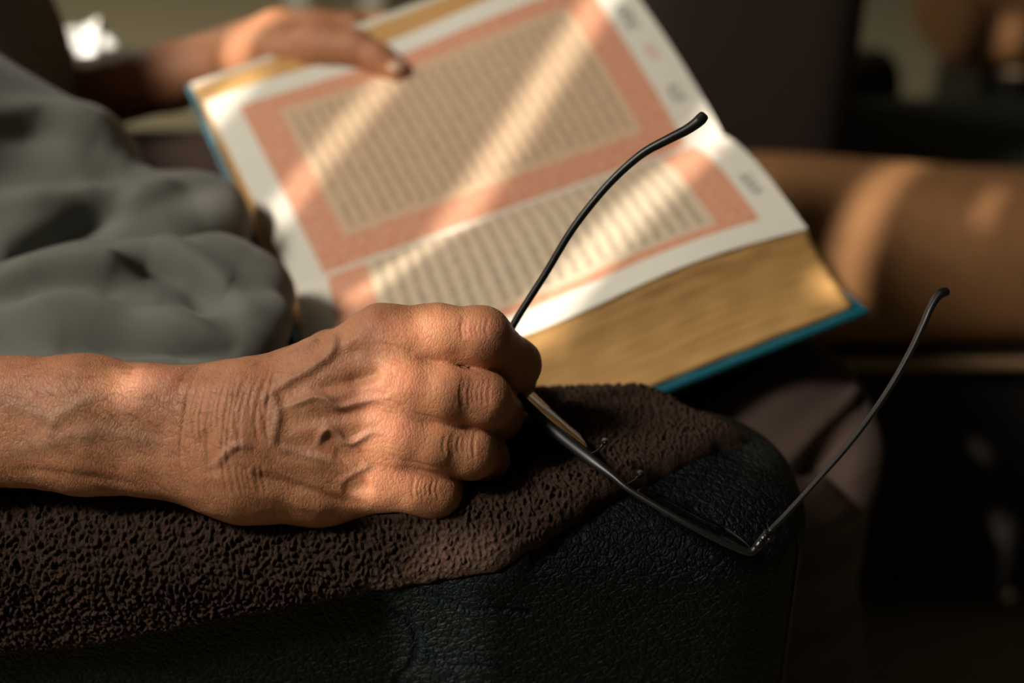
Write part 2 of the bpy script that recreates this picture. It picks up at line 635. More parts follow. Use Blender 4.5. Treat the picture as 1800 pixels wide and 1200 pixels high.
WX0, WX1, WZ0, WZ1 = -1.75, -0.48, 0.45, 2.2
T = 0.04
wf = mesh_obj('wall_front', [], [])
bm = bmesh.new()
for lo, hi in (((X0, WIN_Y - T, FLOOR_Z), (WX0, WIN_Y, CEIL)), ((WX1, WIN_Y - T, FLOOR_Z), (X1, WIN_Y, CEIL)),
               ((WX0, WIN_Y - T, FLOOR_Z), (WX1, WIN_Y, WZ0)), ((WX0, WIN_Y - T, WZ1), (WX1, WIN_Y, CEIL))):
    r = bmesh.ops.create_cube(bm, size=1.0)
    for v in r['verts']:
        v.co = Vector([lo[i] + (v.co[i] + 0.5) * (hi[i] - lo[i]) for i in range(3)])
bm.to_mesh(wf.data); bm.free()
wf.data.materials.append(M['wall'])
tag(wf, 'painted wall with the shuttered window', kind='structure')
# unseen shutter: boards with gaps shaped to place the sun streaks (offset, width, list of open height ranges)
GAPS = [(-0.80, 0.035, [(1.40, 1.75)]),
        (-0.420, 0.034, [(1.34, 1.52)]),
        (-0.377, 0.022, [(1.29, 1.365)]),
        (-0.287, 0.012, [(1.165, 1.35)]),
        (-0.190, 0.016, [(1.09, 1.46), (2.03, 2.18)]),
        (-0.125, 0.014, [(0.945, 0.962)]),
        (-0.077, 0.029, [(1.035, 1.62)]),
        (-0.02925, 0.01350, [(0.882, 1.0)]),
        (-0.01900, 0.00700, [(0.78, 0.845), (0.882, 1.0)]),
        (-0.01345, 0.00410, [(0.78, 0.845)]),
        (-0.00085, 0.02110, [(0.78, 0.872)]),
        (0.01435, 0.00930, [(0.845, 0.872), (1.36, 1.43)]),
        (0.049, 0.018, [(1.088, 1.112)]),
        (0.084, 0.018, [(0.925, 1.02)])]
shutter = empty('streak_shutter', (0.5 * (WX0 + WX1), WIN_Y - 0.02, WZ0))
tag(shutter, 'unseen wooden shutter with gaps shaped to place the sun streaks', 'shutter')
xs = [WX0 - 0.01]
cols = []
for o, w, rg in GAPS:
    a, b = ohx(o - w / 2), ohx(o + w / 2)
    cols.append((a, b, rg))
edge = WX0 + 0.001
for a, b, rg in cols + [(WX1 - 0.001, None, None)]:
    m = max(1, int(round((a - edge) / 0.11))) if a - edge > 0.002 else 0
    for k in range(m):
        box('slat', (edge + (a - edge) * k / m, WIN_Y - 0.0012, WZ0 - 0.02), (edge + (a - edge) * (k + 1) / m, WIN_Y + 0.0012, WZ1 + 0.02), M['wood'], shutter)
    if b is None: break
    z = WZ0 - 0.02
    for h0, h1 in rg + [(WZ1 + 0.02, None)]:
        box('gap_mask_board', (a, WIN_Y - 0.0010, z), (b, WIN_Y + 0.0010, h0), M['wood'], shutter)  # unseen boards mask parts of each gap to limit where sun lands
        z = h1
    edge = b

# added frame around the carpet fill lamp; the wall has no opening
for nm, (yc, zc, hy, hz) in (('fill_frame', (2.6, 1.0, 0.52, 0.62)),):
    bm = bmesh.new()
    for y0, y1, z0, z1 in ((yc - hy - 0.06, yc - hy, zc - hz - 0.06, zc + hz + 0.06), (yc + hy, yc + hy + 0.06, zc - hz - 0.06, zc + hz + 0.06),
                           (yc - hy, yc + hy, zc - hz - 0.06, zc - hz), (yc - hy, yc + hy, zc + hz, zc + hz + 0.06)):
        r = bmesh.ops.create_cube(bm, size=1.0)
        for v in r['verts']:
            v.co = Vector((X0 + (v.co.x + 0.5) * 0.03, y0 + (v.co.y + 0.5) * (y1 - y0), z0 + (v.co.z + 0.5) * (z1 - z0)))
    me = bpy.data.meshes.new(nm); bm.to_mesh(me); bm.free(); me.materials.append(M['white'])
    o = bpy.data.objects.new(nm, me); COL.objects.link(o)
    tag(o, 'white frame added around the carpet fill lamp on the left wall', kind='structure')

# ------------------------------------------------------------------ the reader's armchair
chair = empty('armchair', (-0.2, 0.3, FLOOR_Z))
tag(chair, 'black green leather armchair the reader sits in', 'armchair')


def rrect(x0, x1, y0, y1, rf, rb, inset, nx):
    """Outline of a rectangle with round front (x1) corners, shrunk by inset; counter-clockwise from the near rear corner."""
    x0, x1, y0, y1 = x0 + inset, x1 - inset, y0 + inset, y1 - inset
    rf, rb = max(rf - inset, 0.002), max(rb - inset, 0.002)
    pts = []
    for t in nx: pts.append((x0 + rb + (x1 - rf - x0 - rb) * t, y0))
    for t in np.linspace(-90, 0, 26)[1:]: pts.append((x1 - rf + rf * math.cos(math.radians(t)), y0 + rf + rf * math.sin(math.radians(t))))
    for t in np.linspace(0, 1, 12)[1:]: pts.append((x1, y0 + rf + (y1 - rf - y0 - rf) * t))
    for t in np.linspace(0, 90, 26)[1:]: pts.append((x1 - rf + rf * math.cos(math.radians(t)), y1 - rf + rf * math.sin(math.radians(t))))
    for t in np.linspace(1, 0, 40)[1:]: pts.append((x0 + rb + (x1 - rf - x0 - rb) * t, y1))
    for t in np.linspace(90, 180, 8)[1:]: pts.append((x0 + rb + rb * math.cos(math.radians(t)), y1 - rb + rb * math.sin(math.radians(t))))
    for t in np.linspace(1, 0, 8)[1:]: pts.append((x0, y0 + rb + (y1 - rb - y0 - rb) * t))
    for t in np.linspace(180, 270, 8)[1:-1]: pts.append((x0 + rb + rb * math.cos(math.radians(t)), y0 + rb + rb * math.sin(math.radians(t))))
    return pts


AX0, AX1, AY0, AY1, ATOP, AR = -0.84, 0.142, -0.036, 0.090, -0.041, 0.030


def padded_arm(name, ax0, ax1, ay0, ay1, top, rad, bottom, rf, mat, parent, fine=False, seams=()):
    nx = np.concatenate([np.linspace(0, 0.74, 30)[:-1], np.linspace(0.74, 1, 240 if fine else 20)])
    rows = []
    zs = np.concatenate([np.linspace(bottom, top - rad - 0.075, 14)[:-1], np.linspace(top - rad - 0.075, top - rad, 64 if fine else 8)])
    for z in zs: rows.append((0.0, z))
    for t in np.linspace(0, 90, 26 if fine else 12)[1:]:
        rows.append((rad - rad * math.cos(math.radians(t)), top - rad + rad * math.sin(math.radians(t))))
    half = (ay1 - ay0) / 2
    for t in np.linspace(0, 1, 10)[1:]:
        rows.append((rad + (half - rad - 0.001) * t, top + 0.003 * math.sin(t * math.pi / 2)))
    V, n = [], None
    for inset, z in rows:
        pl = rrect(ax0, ax1, ay0, ay1, rf, 0.03, inset, nx)
        n = len(pl)
        V += [(x, y, z) for x, y in pl]
    V = np.array(V)
    Q = []
    for i in range(len(rows) - 1):
        a = np.arange(n)
        Q.append(np.stack([i * n + a, i * n + (a + 1) % n, (i + 1) * n + (a + 1) % n, (i + 1) * n + a], 1))
    Q = np.concatenate(Q)
    for path, amp, wid in seams:
        d, _ = polydist(V, path, 0.02)
        g = amp * (-np.exp(-(d / wid) ** 2) + 0.45 * np.exp(-((d - 2.1 * wid) / wid) ** 2))
        V[:, 1] -= np.where(d < 1, g, 0)
    o = fast_mesh(name, V, Q, mat, parent)
    # lid strip
    k = (len(rows) - 1) * n
    me = o.data
    bm = bmesh.new(); bm.from_mesh(me); bm.verts.ensure_lookup_table()
    try: bm.faces.new([bm.verts[k + i] for i in range(n)])
    except ValueError: pass
    bm.to_mesh(me); bm.free()
    return o


def on_side(pix, y=AY0):
    out = []
    for px, py in pix:
        r = P(px, py, 1) - CAM
        out.append(CAM + r * ((y - CAM[1]) / r[1]))
    return np.array(out)


seams = [(catmull(on_side([(690, 1075), (712, 1087), (730, 1110), (733, 1140), (722, 1170), (700, 1192), (690, 1230)]), 6), 0.0012, 0.0016),
         (catmull(on_side([(732, 1142), (765, 1155), (795, 1172), (842, 1170), (880, 1180)]), 6), 0.0010, 0.0014),
         (catmull(on_side([(740, 1035), (770, 1050), (800, 1061), (835, 1071), (875, 1070), (930, 1075)]), 6), 0.0010, 0.0014)]
near_arm = padded_arm('armrest', AX0, AX1, AY0, AY1, ATOP, AR, FLOOR_Z + 0.06, 0.055, M['leather'], chair, True, seams)
# stitched seam down the round front
pl = rrect(AX0, AX1, AY0, AY1, 0.055, 0.03, -0.0006, np.linspace(0, 1, 10))
sx = sorted(pl[10:36], key=lambda p: -p[0])
sp = [p for p in pl[10:36] if abs(p[0] - 0.137) < 0.004][0]
seam_path = [(sp[0] - 0.018, sp[1] + 0.024, ATOP - 0.004), (sp[0] - 0.008, sp[1] + 0.010, ATOP - 0.009), (sp[0] - 0.001, sp[1] + 0.001, ATOP - 0.024)] + [(sp[0], sp[1], z) for z in np.linspace(ATOP - 0.035, -0.4, 12)]
V, Fc = tube(catmull(seam_path, 5), 0.0007, 0.0007, (0.3, 1, 0.2), 8)
mesh_obj('seam', V, Fc, M['stitch'], near_arm)
far_arm = padded_arm('armrest', AX0, 0.05, 0.60, 0.72, ATOP - 0.06, AR, FLOOR_Z + 0.06, 0.055, M['leather'], chair)
box('seat', (-0.84, AY1 + 0.005, FLOOR_Z + 0.16), (0.06, 0.595, -0.245), M['leather'], chair, 0.035)
bk = box('backrest', (-1.04, AY1 - 0.09, FLOOR_Z + 0.2), (-0.865, 0.68, 0.35), M['leather'], chair, 0.05)
for x in (-0.78, 0.02):
    for y in (0.0, 0.66):
        box('leg', (x - 0.025, y - 0.005, FLOOR_Z), (x + 0.025, y + 0.045, FLOOR_Z + 0.075), M['black'], chair, 0.004)

# ------------------------------------------------------------------ towel over the near armrest
def arm_point(x, w):
    """Unrolled armrest: x along it, w across (w = y on the flat top)."""
    yn, yf = AY0 + AR, AY1 - AR
    # the round plan of the front end narrows the section
    e = np.clip((x - (AX1 - 0.055)) / 0.055, 0, 0.995)
    shrink = 0.055 * (1 - np.sqrt(1 - e * e))
    yn = yn + shrink; yf = yf - shrink
    y = w.copy(); z = np.full_like(w, ATOP + 0.002)
    ny = np.zeros_like(w); nz = np.ones_like(w)
    for sgn, y0 in ((-1, yn), (1, yf)):
        over = sgn * (w - y0)
        m = over > 0
        th = np.minimum(over / AR, math.pi / 2)
        dn = np.maximum(over - AR * math.pi / 2, 0)
        y = np.where(m, y0 + sgn * AR * np.sin(th), y)
        z = np.where(m, ATOP + 0.002 - AR * (1 - np.cos(th)) - dn, z)
        ny = np.where(m, sgn * np.sin(th), ny); nz = np.where(m, np.cos(th), nz)
    return y, z, ny, nz


poly = np.array([(0.112, 0.035), (0.078, 0.010), (0.046, -0.013), (0.018, -0.032), (-0.0075, -0.046), (-0.060, -0.054), (-0.20, -0.088), (-0.44, -0.108),
                 (-0.44, 0.15), (0.02, 0.14), (0.064, 0.086), (0.092, 0.056)])
step = 0.00046
gx = np.arange(-0.36, 0.118, step); gw = np.arange(-0.110, 0.115, step)
XX, WW = np.meshgrid(gx, gw, indexing='ij')
x, w = XX.ravel(), WW.ravel()
d2 = np.full(len(x), 1e3); inside = np.zeros(len(x), bool)
for i in range(len(poly)):
    a, b = poly[i], poly[(i + 1) % len(poly)]
    ba = b - a
    h = np.clip(((x - a[0]) * ba[0] + (w - a[1]) * ba[1]) / (ba @ ba), 0, 1)
    d2 = np.minimum(d2, np.hypot(x - a[0] - h * ba[0], w - a[1] - h * ba[1]))
    c = ((a[1] > w) != (b[1] > w)) & (x < (b[0] - a[0]) * (w - a[1]) / (b[1] - a[1] + 1e-12) + a[0])
    inside ^= c
sd = np.where(inside, d2, -d2)
edge_n = vnoise(np.stack([x * 160, w * 160, np.zeros_like(x)], 1), 3) * 0.0008
sd = sd + edge_n
q = np.clip(sd / 0.009, 0, 1)
hgt = 0.0115 * np.sqrt(np.maximum(1 - (1 - q) ** 2, 0)) - 0.002
hgt += 0.0014 * vnoise(np.stack([x * 28, w * 28, np.zeros_like(x)], 1), 5)
# tufts: jittered cells, each a tilted little dome
cs = 0.0021
rng = np.random.RandomState(7)
TJ = rng.rand(8192, 5)
ci, cj = np.floor(x / cs).astype(int), np.floor(w / cs).astype(int)
best = np.zeros(len(x))
for di in (-1, 0, 1):
    for dj in (-1, 0, 1):
        k = ((ci + di) * 7919 + (cj + dj) * 104729) & 8191
        t = TJ[k]
        dx = (x - (ci + di + t[:, 0]) * cs) / cs; dy = (w - (cj + dj + t[:, 1]) * cs) / cs
        ang = t[:, 3] * math.pi
        ex = dx * np.cos(ang) + dy * np.sin(ang); ey = (-dx * np.sin(ang) + dy * np.cos(ang)) * 1.9
        r2 = (ex * ex + ey * ey) / (0.34 + 0.3 * t[:, 4])
        best = np.maximum(best, np.maximum(1 - r2, 0) ** 0.6 * (0.3 + 0.7 * t[:, 2]))
hgt += (best * 0.0026 + 0.0005 * vnoise(np.stack([x, w, x * 0], 1) / 0.0013, 17)) * q
y, z, ny, nz = arm_point(x, w)
TV = np.stack([x, y + ny * hgt, z + nz * hgt], 1)
nxg, nwg = len(gx), len(gw)
idg = np.arange(nxg * nwg).reshape(nxg, nwg)
TQ = np.stack([idg[:-1, :-1], idg[1:, :-1], idg[1:, 1:], idg[:-1, 1:]], -1).reshape(-1, 4)
TQ = TQ[(sd[TQ] > -0.0008).all(1)]
used = np.unique(TQ); remap = np.full(len(TV), -1); remap[used] = np.arange(len(used))
towel = fast_mesh('towel', TV[used], remap[TQ], M['towel'])
attr(towel, 'tuft', best[used])
tag(towel, 'nubby dark brown towel draped over the near leather armrest', 'towel')

# ------------------------------------------------------------------ the book
G0 = np.array([-0.138, 0.242, -0.055]); G1 = np.array([0.145, 0.345, 0.011])
A0 = np.array([-0.215, 0.371, 0.025]); A1 = np.array([0.073, 0.461, 0.108])
B0 = np.array([-0.106, 0.104, -0.061]); B1 = np.array([0.175, 0.208, 0.002])
Udir = (G1 - G0) / np.linalg.norm(G1 - G0)
D1 = P(1503, 541, 0.735); D0 = D1 - 0.302 * Udir
nF = np.cross(Udir, A0 - G0); nF /= np.linalg.norm(nF)
outF = (A0 - G0) / np.linalg.norm(A0 - G0)
E0 = A0 + outF * 0.026 - nF * 0.007 - Udir * 0.002; E1 = A1 + outF * 0.026 - nF * 0.007 + Udir * 0.004
S0 = G0 + np.array([0.004, -0.004, -0.048]); S1 = G1 + np.array([0.006, -0.004, -0.048])
book = empty('book', (G0 + G1) / 2 + np.array([0, 0, -0.05]))
tag(book, 'thick open hardcover book with salmon framed pages and gold edges on the lap', 'book')


def lerp(a, b, t): return a + (b - a) * t


def page_grid(H0, H1, K0, K1, n, bulge, lift, na=60, nb=40):
    V, uv = [], []
    for i in range(na + 1):
        a = i / na
        g, k = lerp(H0, H1, a), lerp(K0, K1, a)
        for j in range(nb + 1):
            b = j / nb
            p = lerp(g, k, b) + n * (bulge * math.sin(math.pi * b ** 0.75) + lift)
            p = p + n * 0.0035 * math.sin(a * 9 + 1) * b ** 2
            V.append(p); uv.append((a, b))
    Q = [(i * (nb + 1) + j, (i + 1) * (nb + 1) + j, (i + 1) * (nb + 1) + j + 1, i * (nb + 1) + j + 1) for i in range(na) for j in range(nb)]
    return np.array(V), Q, np.array(uv)


def set_uv(o, uv):
    lay = o.data.uv_layers.new(name='UVMap')
    vi = np.zeros(len(o.data.loops), np.int32)
    o.data.loops.foreach_get('vertex_index', vi)
    lay.data.foreach_set('uv', np.asarray(uv, np.float32)[vi].ravel())


def block(name, top, na, nb, low_edge, spine, nlow):
    """Page stack: top surface grid, sloping fore-edge, underside and both ends, one closed mesh."""
    V = list(top); uv = [(0, 0)] * len(top)
    F_ = [(i * (nb + 1) + j, (i + 1) * (nb + 1) + j, (i + 1) * (nb + 1) + j + 1, i * (nb + 1) + j + 1) for i in range(na) for j in range(nb)]
    base = len(V)
    ne = 14
    for i in range(na + 1):
        a = i / na
        t = top[i * (nb + 1) + nb]
        low = lerp(low_edge[0], low_edge[1], a)
        for k in range(ne + 1):
            b = k / ne
            bow = 0.004 * math.sin(math.pi * b)
            rag = 0.0006 * math.sin(b * 97 + 13 * math.sin(a * 5 + b * 31))
            V.append(lerp(t, low, b) + (bow + rag) * nlow); uv.append((a, b))
    for i in range(na):
        for k in range(ne):
            F_.append((base + i * (ne + 1) + k, base + (i + 1) * (ne + 1) + k, base + (i + 1) * (ne + 1) + k + 1, base + i * (ne + 1) + k + 1))
    b2 = len(V)
    for i in range(na + 1):
        V.append(lerp(spine[0], spine[1], i / na)); uv.append((i / na, 0))
    for i in range(na):
        F_.append((base + i * (ne + 1) + ne, base + (i + 1) * (ne + 1) + ne, b2 + i + 1, b2 + i))
    for i in (0, na):
        F_.append([i * (nb + 1) + j for j in range(nb + 1)] + [base + i * (ne + 1) + k for k in range(1, ne + 1)] + [b2 + i])
    o = mesh_obj(name, V, F_, M['edges'], book, True)
    set_uv(o, uv)
    bm = bmesh.new(); bm.from_mesh(o.data); bmesh.ops.recalc_face_normals(bm, faces=bm.faces[:]); bm.to_mesh(o.data); bm.free()
    return o


nN = np.cross(B1 - G1, Udir); nN /= np.linalg.norm(nN)
if nN[2] < 0: nN = -nN
if nF[2] < 0: nF = -nF
farV, farQ, farUV = page_grid(G0, G1, A0, A1, nF, 0.006, 0.0)
neaV, neaQ, neaUV = page_grid(G0, G1, B0, B1, nN, 0.008, 0.0)
nlowN = np.cross(Udir, D1 - B1); nlowN /= np.linalg.norm(nlowN)
if nlowN[1] > 0: nlowN = -nlowN
blkN = block('page_block', neaV - nN * 0.0012, 60, 40, (D0, D1), (S0, S1), -nlowN)
blkF = block('page_block', farV - nF * 0.0012, 60, 40, (E0, E1), (S0, S1), outF * 0.5)
cream = (0.60, 0.43, 0.285)
mk = (0.12, 0.12, 0.11)
rd = (0.62, 0.30, 0.26)
M['page_far'] = page_material('printed_page_far', 0.065, 0.910, 0.015, 0.905, 0.075, 0.115, 0.09, 25, cream, 3.0,
                              [(0.935, 0.965, 0.60, 0.74, mk), (0.94, 0.965, 0.42, 0.50, rd), (0.935, 0.965, 0.20, 0.28, mk)])
M['page_near'] = page_material('printed_page_near', 0.07, 0.925, -0.05, 0.86, 0.085, 0.02, 0.06, 22, (0.60, 0.49, 0.36), 11.0,
                               [(0.945, 0.97, 0.50, 0.68, mk), (0.945, 0.965, 0.16, 0.26, rd)])
for nm, V, Q, uv, mt in (('page', farV, farQ, farUV, M['page_far']), ('page', neaV, neaQ, neaUV, M['page_near'])):
    o = mesh_obj(nm, V, Q, mt, book)
    set_uv(o, uv)


def slab(name, c, nrm, th, mat, parent, bev=0.001):
    """Thick plate under four corners (loop order)."""
    c = [np.array(p) for p in c]
    V = c + [p - nrm * th for p in c]
    F_ = [(0, 1, 2, 3), (7, 6, 5, 4)] + [(i, (i + 4), (i + 1) % 4 + 4, (i + 1) % 4) for i in range(4)]
    o = mesh_obj(name, V, F_, mat, parent, False)
    bm = bmesh.new(); bm.from_mesh(o.data)
    bmesh.ops.recalc_face_normals(bm, faces=bm.faces[:])
    bmesh.ops.bevel(bm, geom=bm.edges[:], offset=bev, segments=3, profile=0.5, affect='EDGES')
    bm.to_mesh(o.data); bm.free()
    return o


oN = (D1 - S1) / np.linalg.norm(D1 - S1)
oF = (E1 - S1) / np.linalg.norm(E1 - S1)
nCN = np.cross(oN, Udir); nCN *= np.sign(nCN[2]) / np.linalg.norm(nCN)
nCF = np.cross(oF, Udir); nCF *= np.sign(nCF[2]) / np.linalg.norm(nCF)
ov = 0.006
slab('cover_board', [S0 - Udir * ov, D0 + oN * ov - Udir * ov, D1 + oN * ov + Udir * ov, S1 + Udir * ov], nCN, 0.0042, M['cover'], book, 0.0016)
ovL = 0.004
slab('cover_board', [S0 - Udir * ovL, E0 + oF * 0.003 - Udir * ovL, E1 + oF * 0.003 + Udir * ov, S1 + Udir * ov], nCF, 0.004, M['cover'], book, 0.0016)
slab('endpaper', [S0 + nCF * 0.0008, E0 + oF * 0.0025 + nCF * 0.0008, E1 + oF * 0.0025 + nCF * 0.0008, S1 + nCF * 0.0008], nCF, 0.0006, M['endpaper'], book, 0.0001)
V, Fc = tube([lerp(S0 - Udir * ov, S1 + Udir * ov, t) + np.array([0, 0, -0.001]) for t in np.linspace(0, 1, 8)], 0.006, 0.006, (0, 0, 1), 12)
mesh_obj('spine', V, Fc, M['cover'], book)

# ------------------------------------------------------------------ the reader
person = empty('person', (-0.3, 0.3, FLOOR_Z))
tag(person, 'seated person in grey T-shirt reading, holding glasses over the armrest and the book', 'person')
mm = 0.001
D = 0.546


def J(px, py, dz, r): return (P(px, py, D + dz * mm), r * mm)


R_FORE_A = [J(-420, 700, 10, 24), J(-80, 688, 2, 17), J(150, 700, 2, 17.5), J(420, 714, 0, 16)]
R_FORE_B = [J(-420, 800, 10, 24), J(-80, 782, 2, 17.5), J(150, 792, 2, 17.5), J(430, 826, 2, 17)]
META = [[J(440, 716, 2, 16.5), J(560, 660, 1, 15), J(672, 596, -1, 14.2)],
        [J(440, 745, 0, 17), J(580, 712, -4, 14), J(690, 676, -6, 13.2)],
        [J(440, 785, 0, 17), J(580, 776, -3, 13.5), J(684, 762, -4, 12.6)],
        [J(440, 822, 2, 17), J(570, 832, 2, 15), J(662, 840, 2, 12.6)]]
FING = [[J(672, 596, -1, 14), J(765, 586, 3, 12.4), J(846, 592, 8, 12.8), J(905, 640, 28, 11.2), J(908, 668, 48, 9.6)],
        [J(690, 676, -6, 13), J(775, 692, 0, 12.2), J(848, 704, 6, 12.4), J(874, 728, 30, 11.2), J(838, 742, 50, 10)],
        [J(684, 762, -4, 12.4), J(765, 782, 2, 11.0), J(826, 794, 7, 11.4), J(852, 808, 28, 10.6), J(818, 816, 46, 9.6)],
        [J(662, 840, 2, 12.2), J(725, 856, 5, 10.6), J(766, 866, 9, 10.6), J(790, 868, 26, 9.6), J(760, 866, 42, 8.6)]]
THUMB = [J(470, 690, 16, 17), J(590, 640, 44, 15), J(700, 625, 66, 12.5), J(820, 640, 72, 11.5), J(902, 668, 69, 10)]
HYPO = [J(440, 830, 8, 18), J(560, 848, 10, 17), J(630, 850, 16, 15)]
THEN = [J(470, 730, 18, 18), J(620, 680, 30, 16), J(690, 720, 28, 15)]
ELB = P(-420, 750, D + 0.010)
SHO = np.array([-0.68, 0.12, 0.20])


def near_arm_sdf(p):
    d = smin(chain(p, R_FORE_A, 0.01), chain(p, R_FORE_B, 0.01), 0.020)
    palm = None
    for m in META:
        c = chain(p, m, 0.008)
        palm = c if palm is None else smin(palm, c, 0.013)
    palm = smin(palm, chain(p, HYPO, 0.01), 0.014)
    palm = smin(palm, chain(p, THEN, 0.01), 0.014)
    d = smin(d, palm, 0.020)
    fi = None
    for c in FING:
        k = chain(p, c, 0.005)
        fi = k if fi is None else smin(fi, k, 0.0022)
    d = smin(d, fi, 0.007)
    d = smin(d, chain(p, THUMB, 0.008), 0.006)
    up = cone(p, ELB, SHO, 0.040, 0.055)
    return smin(d, up, 0.03)


V, Q = mesh_sdf(near_arm_sdf, (-0.34, -0.09, -0.075), (0.05, 0.115, 0.085), 0.00105)
V = project(near_arm_sdf, V, 2)
V, Q = subdivide(V, Q)
V = project(near_arm_sdf, V, 1)
N = grad(near_arm_sdf, V)
disp = np.zeros(len(V)); vein = np.zeros(len(V)); red = np.zeros(len(V))


def feature(pix, amp, wid, taper=True, n=6, kind=None, jitter=0.0):
    global disp
    path = catmull(raycast(near_arm_sdf, pix), n) if len(pix) > 2 else raycast(near_arm_sdf, catmull([p for p in pix], 8))
    d, fr = polydist(V, path, wid * 3.5 * mm)
    g = np.exp(-(d / (wid * mm)) ** 2)
    if taper: g = g * np.clip(np.minimum(fr, 1 - fr) * 5.0, 0, 1) ** 0.9
    disp = disp + amp * mm * g
    if kind == 'vein': np.maximum(vein, np.exp(-(d / (wid * 1.25 * mm)) ** 2) * np.clip(np.minimum(fr, 1 - fr) * 8, 0, 1), out=vein)
    if kind == 'red': np.maximum(red, g, out=red)


# veins
for pts, a, wd in [
    ([(486, 722), (510, 713), (535, 704), (555, 697), (572, 700), (586, 711), (602, 715), (628, 707), (655, 702), (690, 698)], 1.5, 1.5),
    ([(452, 712), (464, 700), (474, 692), (484, 706), (488, 726), (486, 748), (481, 772), (478, 792)], 1.0, 1.8),
    ([(556, 790), (561, 776), (567, 762), (578, 753), (592, 761), (604, 774), (620, 777), (636, 769), (652, 761), (680, 764)], 1.5, 1.4),
    ([(470, 692), (505, 674), (540, 655), (568, 636), (584, 620), (590, 602), (585, 586)], 1.3, 1.7),
    ([(478, 790), (510, 792), (540, 800), (575, 806), (600, 815)], 0.8, 1.6),
    ([(362, 830), (388, 806), (404, 790), (424, 782), (446, 792)], 1.1, 1.7),
    ([(600, 850), (612, 838), (632, 826), (660, 815)], 0.7, 1.5),
    ([(-40, 700), (43, 720), (88, 735), (110, 728), (140, 708), (168, 694), (200, 688)], 0.8, 2.4),
    ([(84, 770), (92, 752), (100, 736)], 0.7, 2.2),
    ([(-20, 805), (40, 790), (110, 772), (180, 760), (240, 772), (300, 778)], 0.7, 3.0),
    ([(500, 628), (520, 620), (545, 606), (560, 596)], 0.8, 2.0)]:
    hv = 1.12 if pts[0][0] > 300 else 0.85
    feature(pts, a * hv, wd * 1.15, kind='vein')
# tendons and bones
feature([(470, 680), (560, 632), (650, 580)], 1.2, 4.0)
feature([(480, 735), (590, 690), (690, 655)], 1.2, 3.6)
feature([(490, 770), (590, 745), (690, 735)], 1.1, 3.6)
feature([(480, 815), (570, 815), (650, 822)], 1.0, 3.6)
# hollows between the knuckles
feature([(545, 690), (590, 678), (650, 662), (668, 655)], -1.9, 3.4)
feature([(625, 668), (645, 662), (662, 652)], -1.6, 3.4, False)
feature([(540, 735), (600, 733), (655, 725)], -0.9, 3.0)
feature([(585, 795), (610, 800), (645, 803)], -0.6, 3.0)
feature([(555, 640), (600, 625), (640, 612)], -0.8, 4.0)
feature([(600, 862), (630, 858), (655, 850)], -1.7, 3.8)
# fold along the edge of the hand, hollow at the wrist
feature([(440, 830), (480, 845), (540, 862), (600, 880), (650, 893)], -1.6, 2.8)
feature([(455, 862), (520, 884), (590, 898)], 0.9, 3.0)
feature([(330, 650), (365, 655), (400, 662)], -0.9, 7.0)
feature([(355, 755), (362, 780), (372, 815), (372, 840)], -1.5, 3.0)
feature([(0, 830), (90, 830), (180, 842), (260, 860)], -0.8, 2.6)
feature([(230, 658), (280, 660), (320, 668)], 1.5, 7.0, True)
# web creases
for pts in ([(655, 600), (690, 608), (722, 618), (745, 630), (765, 634)], [(688, 706), (706, 714), (722, 724), (738, 729), (775, 738), (820, 750)],
            [(668, 790), (690, 802), (708, 810), (735, 814), (770, 822), (800, 830)]):
    feature(pts, -0.4, 0.9)
rs = np.random.RandomState(4)
# wrist wrinkles
for k in range(17):
    x0 = 318 + k * 9.6 + rs.uniform(-3, 3)
    top = 662 + rs.uniform(-8, 12) - max(0, k - 10) * 3
    ln = rs.uniform(70, 190)
    pts = [(x0 + 14, top), (x0 + 3, top + ln * 0.3), (x0 - 4, top + ln * 0.62), (x0 + rs.uniform(-4, 6), top + ln)]
    feature(pts, -rs.uniform(0.28, 0.55), rs.uniform(0.65, 0.95))
for k in range(7):
    x0 = 392 + k * 11 + rs.uniform(-3, 3)
    feature([(x0, 815), (x0 + 3, 840), (x0 + 10, 872)], -0.3, 0.8)
# diagonal lines below the wrist and along the outer edge
for k in range(16):
    x0 = 385 + k * 15 + rs.uniform(-5, 5); y0 = 792 + rs.uniform(-5, 14)
    feature([(x0, y0), (x0 + 22, y0 + 22), (x0 + 55, y0 + 46)], -0.18, 0.7)
# knuckle wrinkles over the middle joints
for cx, cy, hh, n_ in ((838, 575, 26, 6), (838, 690, 28, 7), (812, 782, 24, 7), (752, 858, 22, 6)):
    for k in range(n_):
        x0 = cx + (k - n_ / 2) * 8.5 + rs.uniform(-2, 2)
        s = hh * rs.uniform(0.7, 1.1)
        feature([(x0 + 3, cy - s), (x0 - 2, cy), (x0 + 1, cy + s)], -rs.uniform(0.25, 0.5), rs.uniform(0.6, 0.9))
# skin lines fanning over the big knuckles
for cx, cy, sl in ((700, 630, 0.5), (690, 715, 0.45), (675, 790, 0.35), (690, 565, 0.2)):
    for k in range(9):
        ox, oy = rs.uniform(-28, 24), (k - 4) * 7 + rs.uniform(-2, 2)
        feature([(cx + ox - 18, cy + oy - 12 * sl), (cx + ox, cy + oy), (cx + ox + 20, cy + oy + 16 * sl)], -0.16, 0.6)
for x0, y0, w_ in ((690, 570, 7), (720, 660, 8), (700, 752, 7), (690, 840, 7), (838, 580, 6), (840, 690, 6), (640, 700, 8), (280, 662, 7)):
    feature([(x0 - 14, y0), (x0, y0), (x0 + 14, y0)], 0.0, w_, False, kind='red')
disp += 0.25 * mm * vnoise(V / 0.006, 1) + 0.06 * mm * vnoise(V / 0.0024, 2)
HV = V + N * disp[:, None]
HQ = Q
HN = N

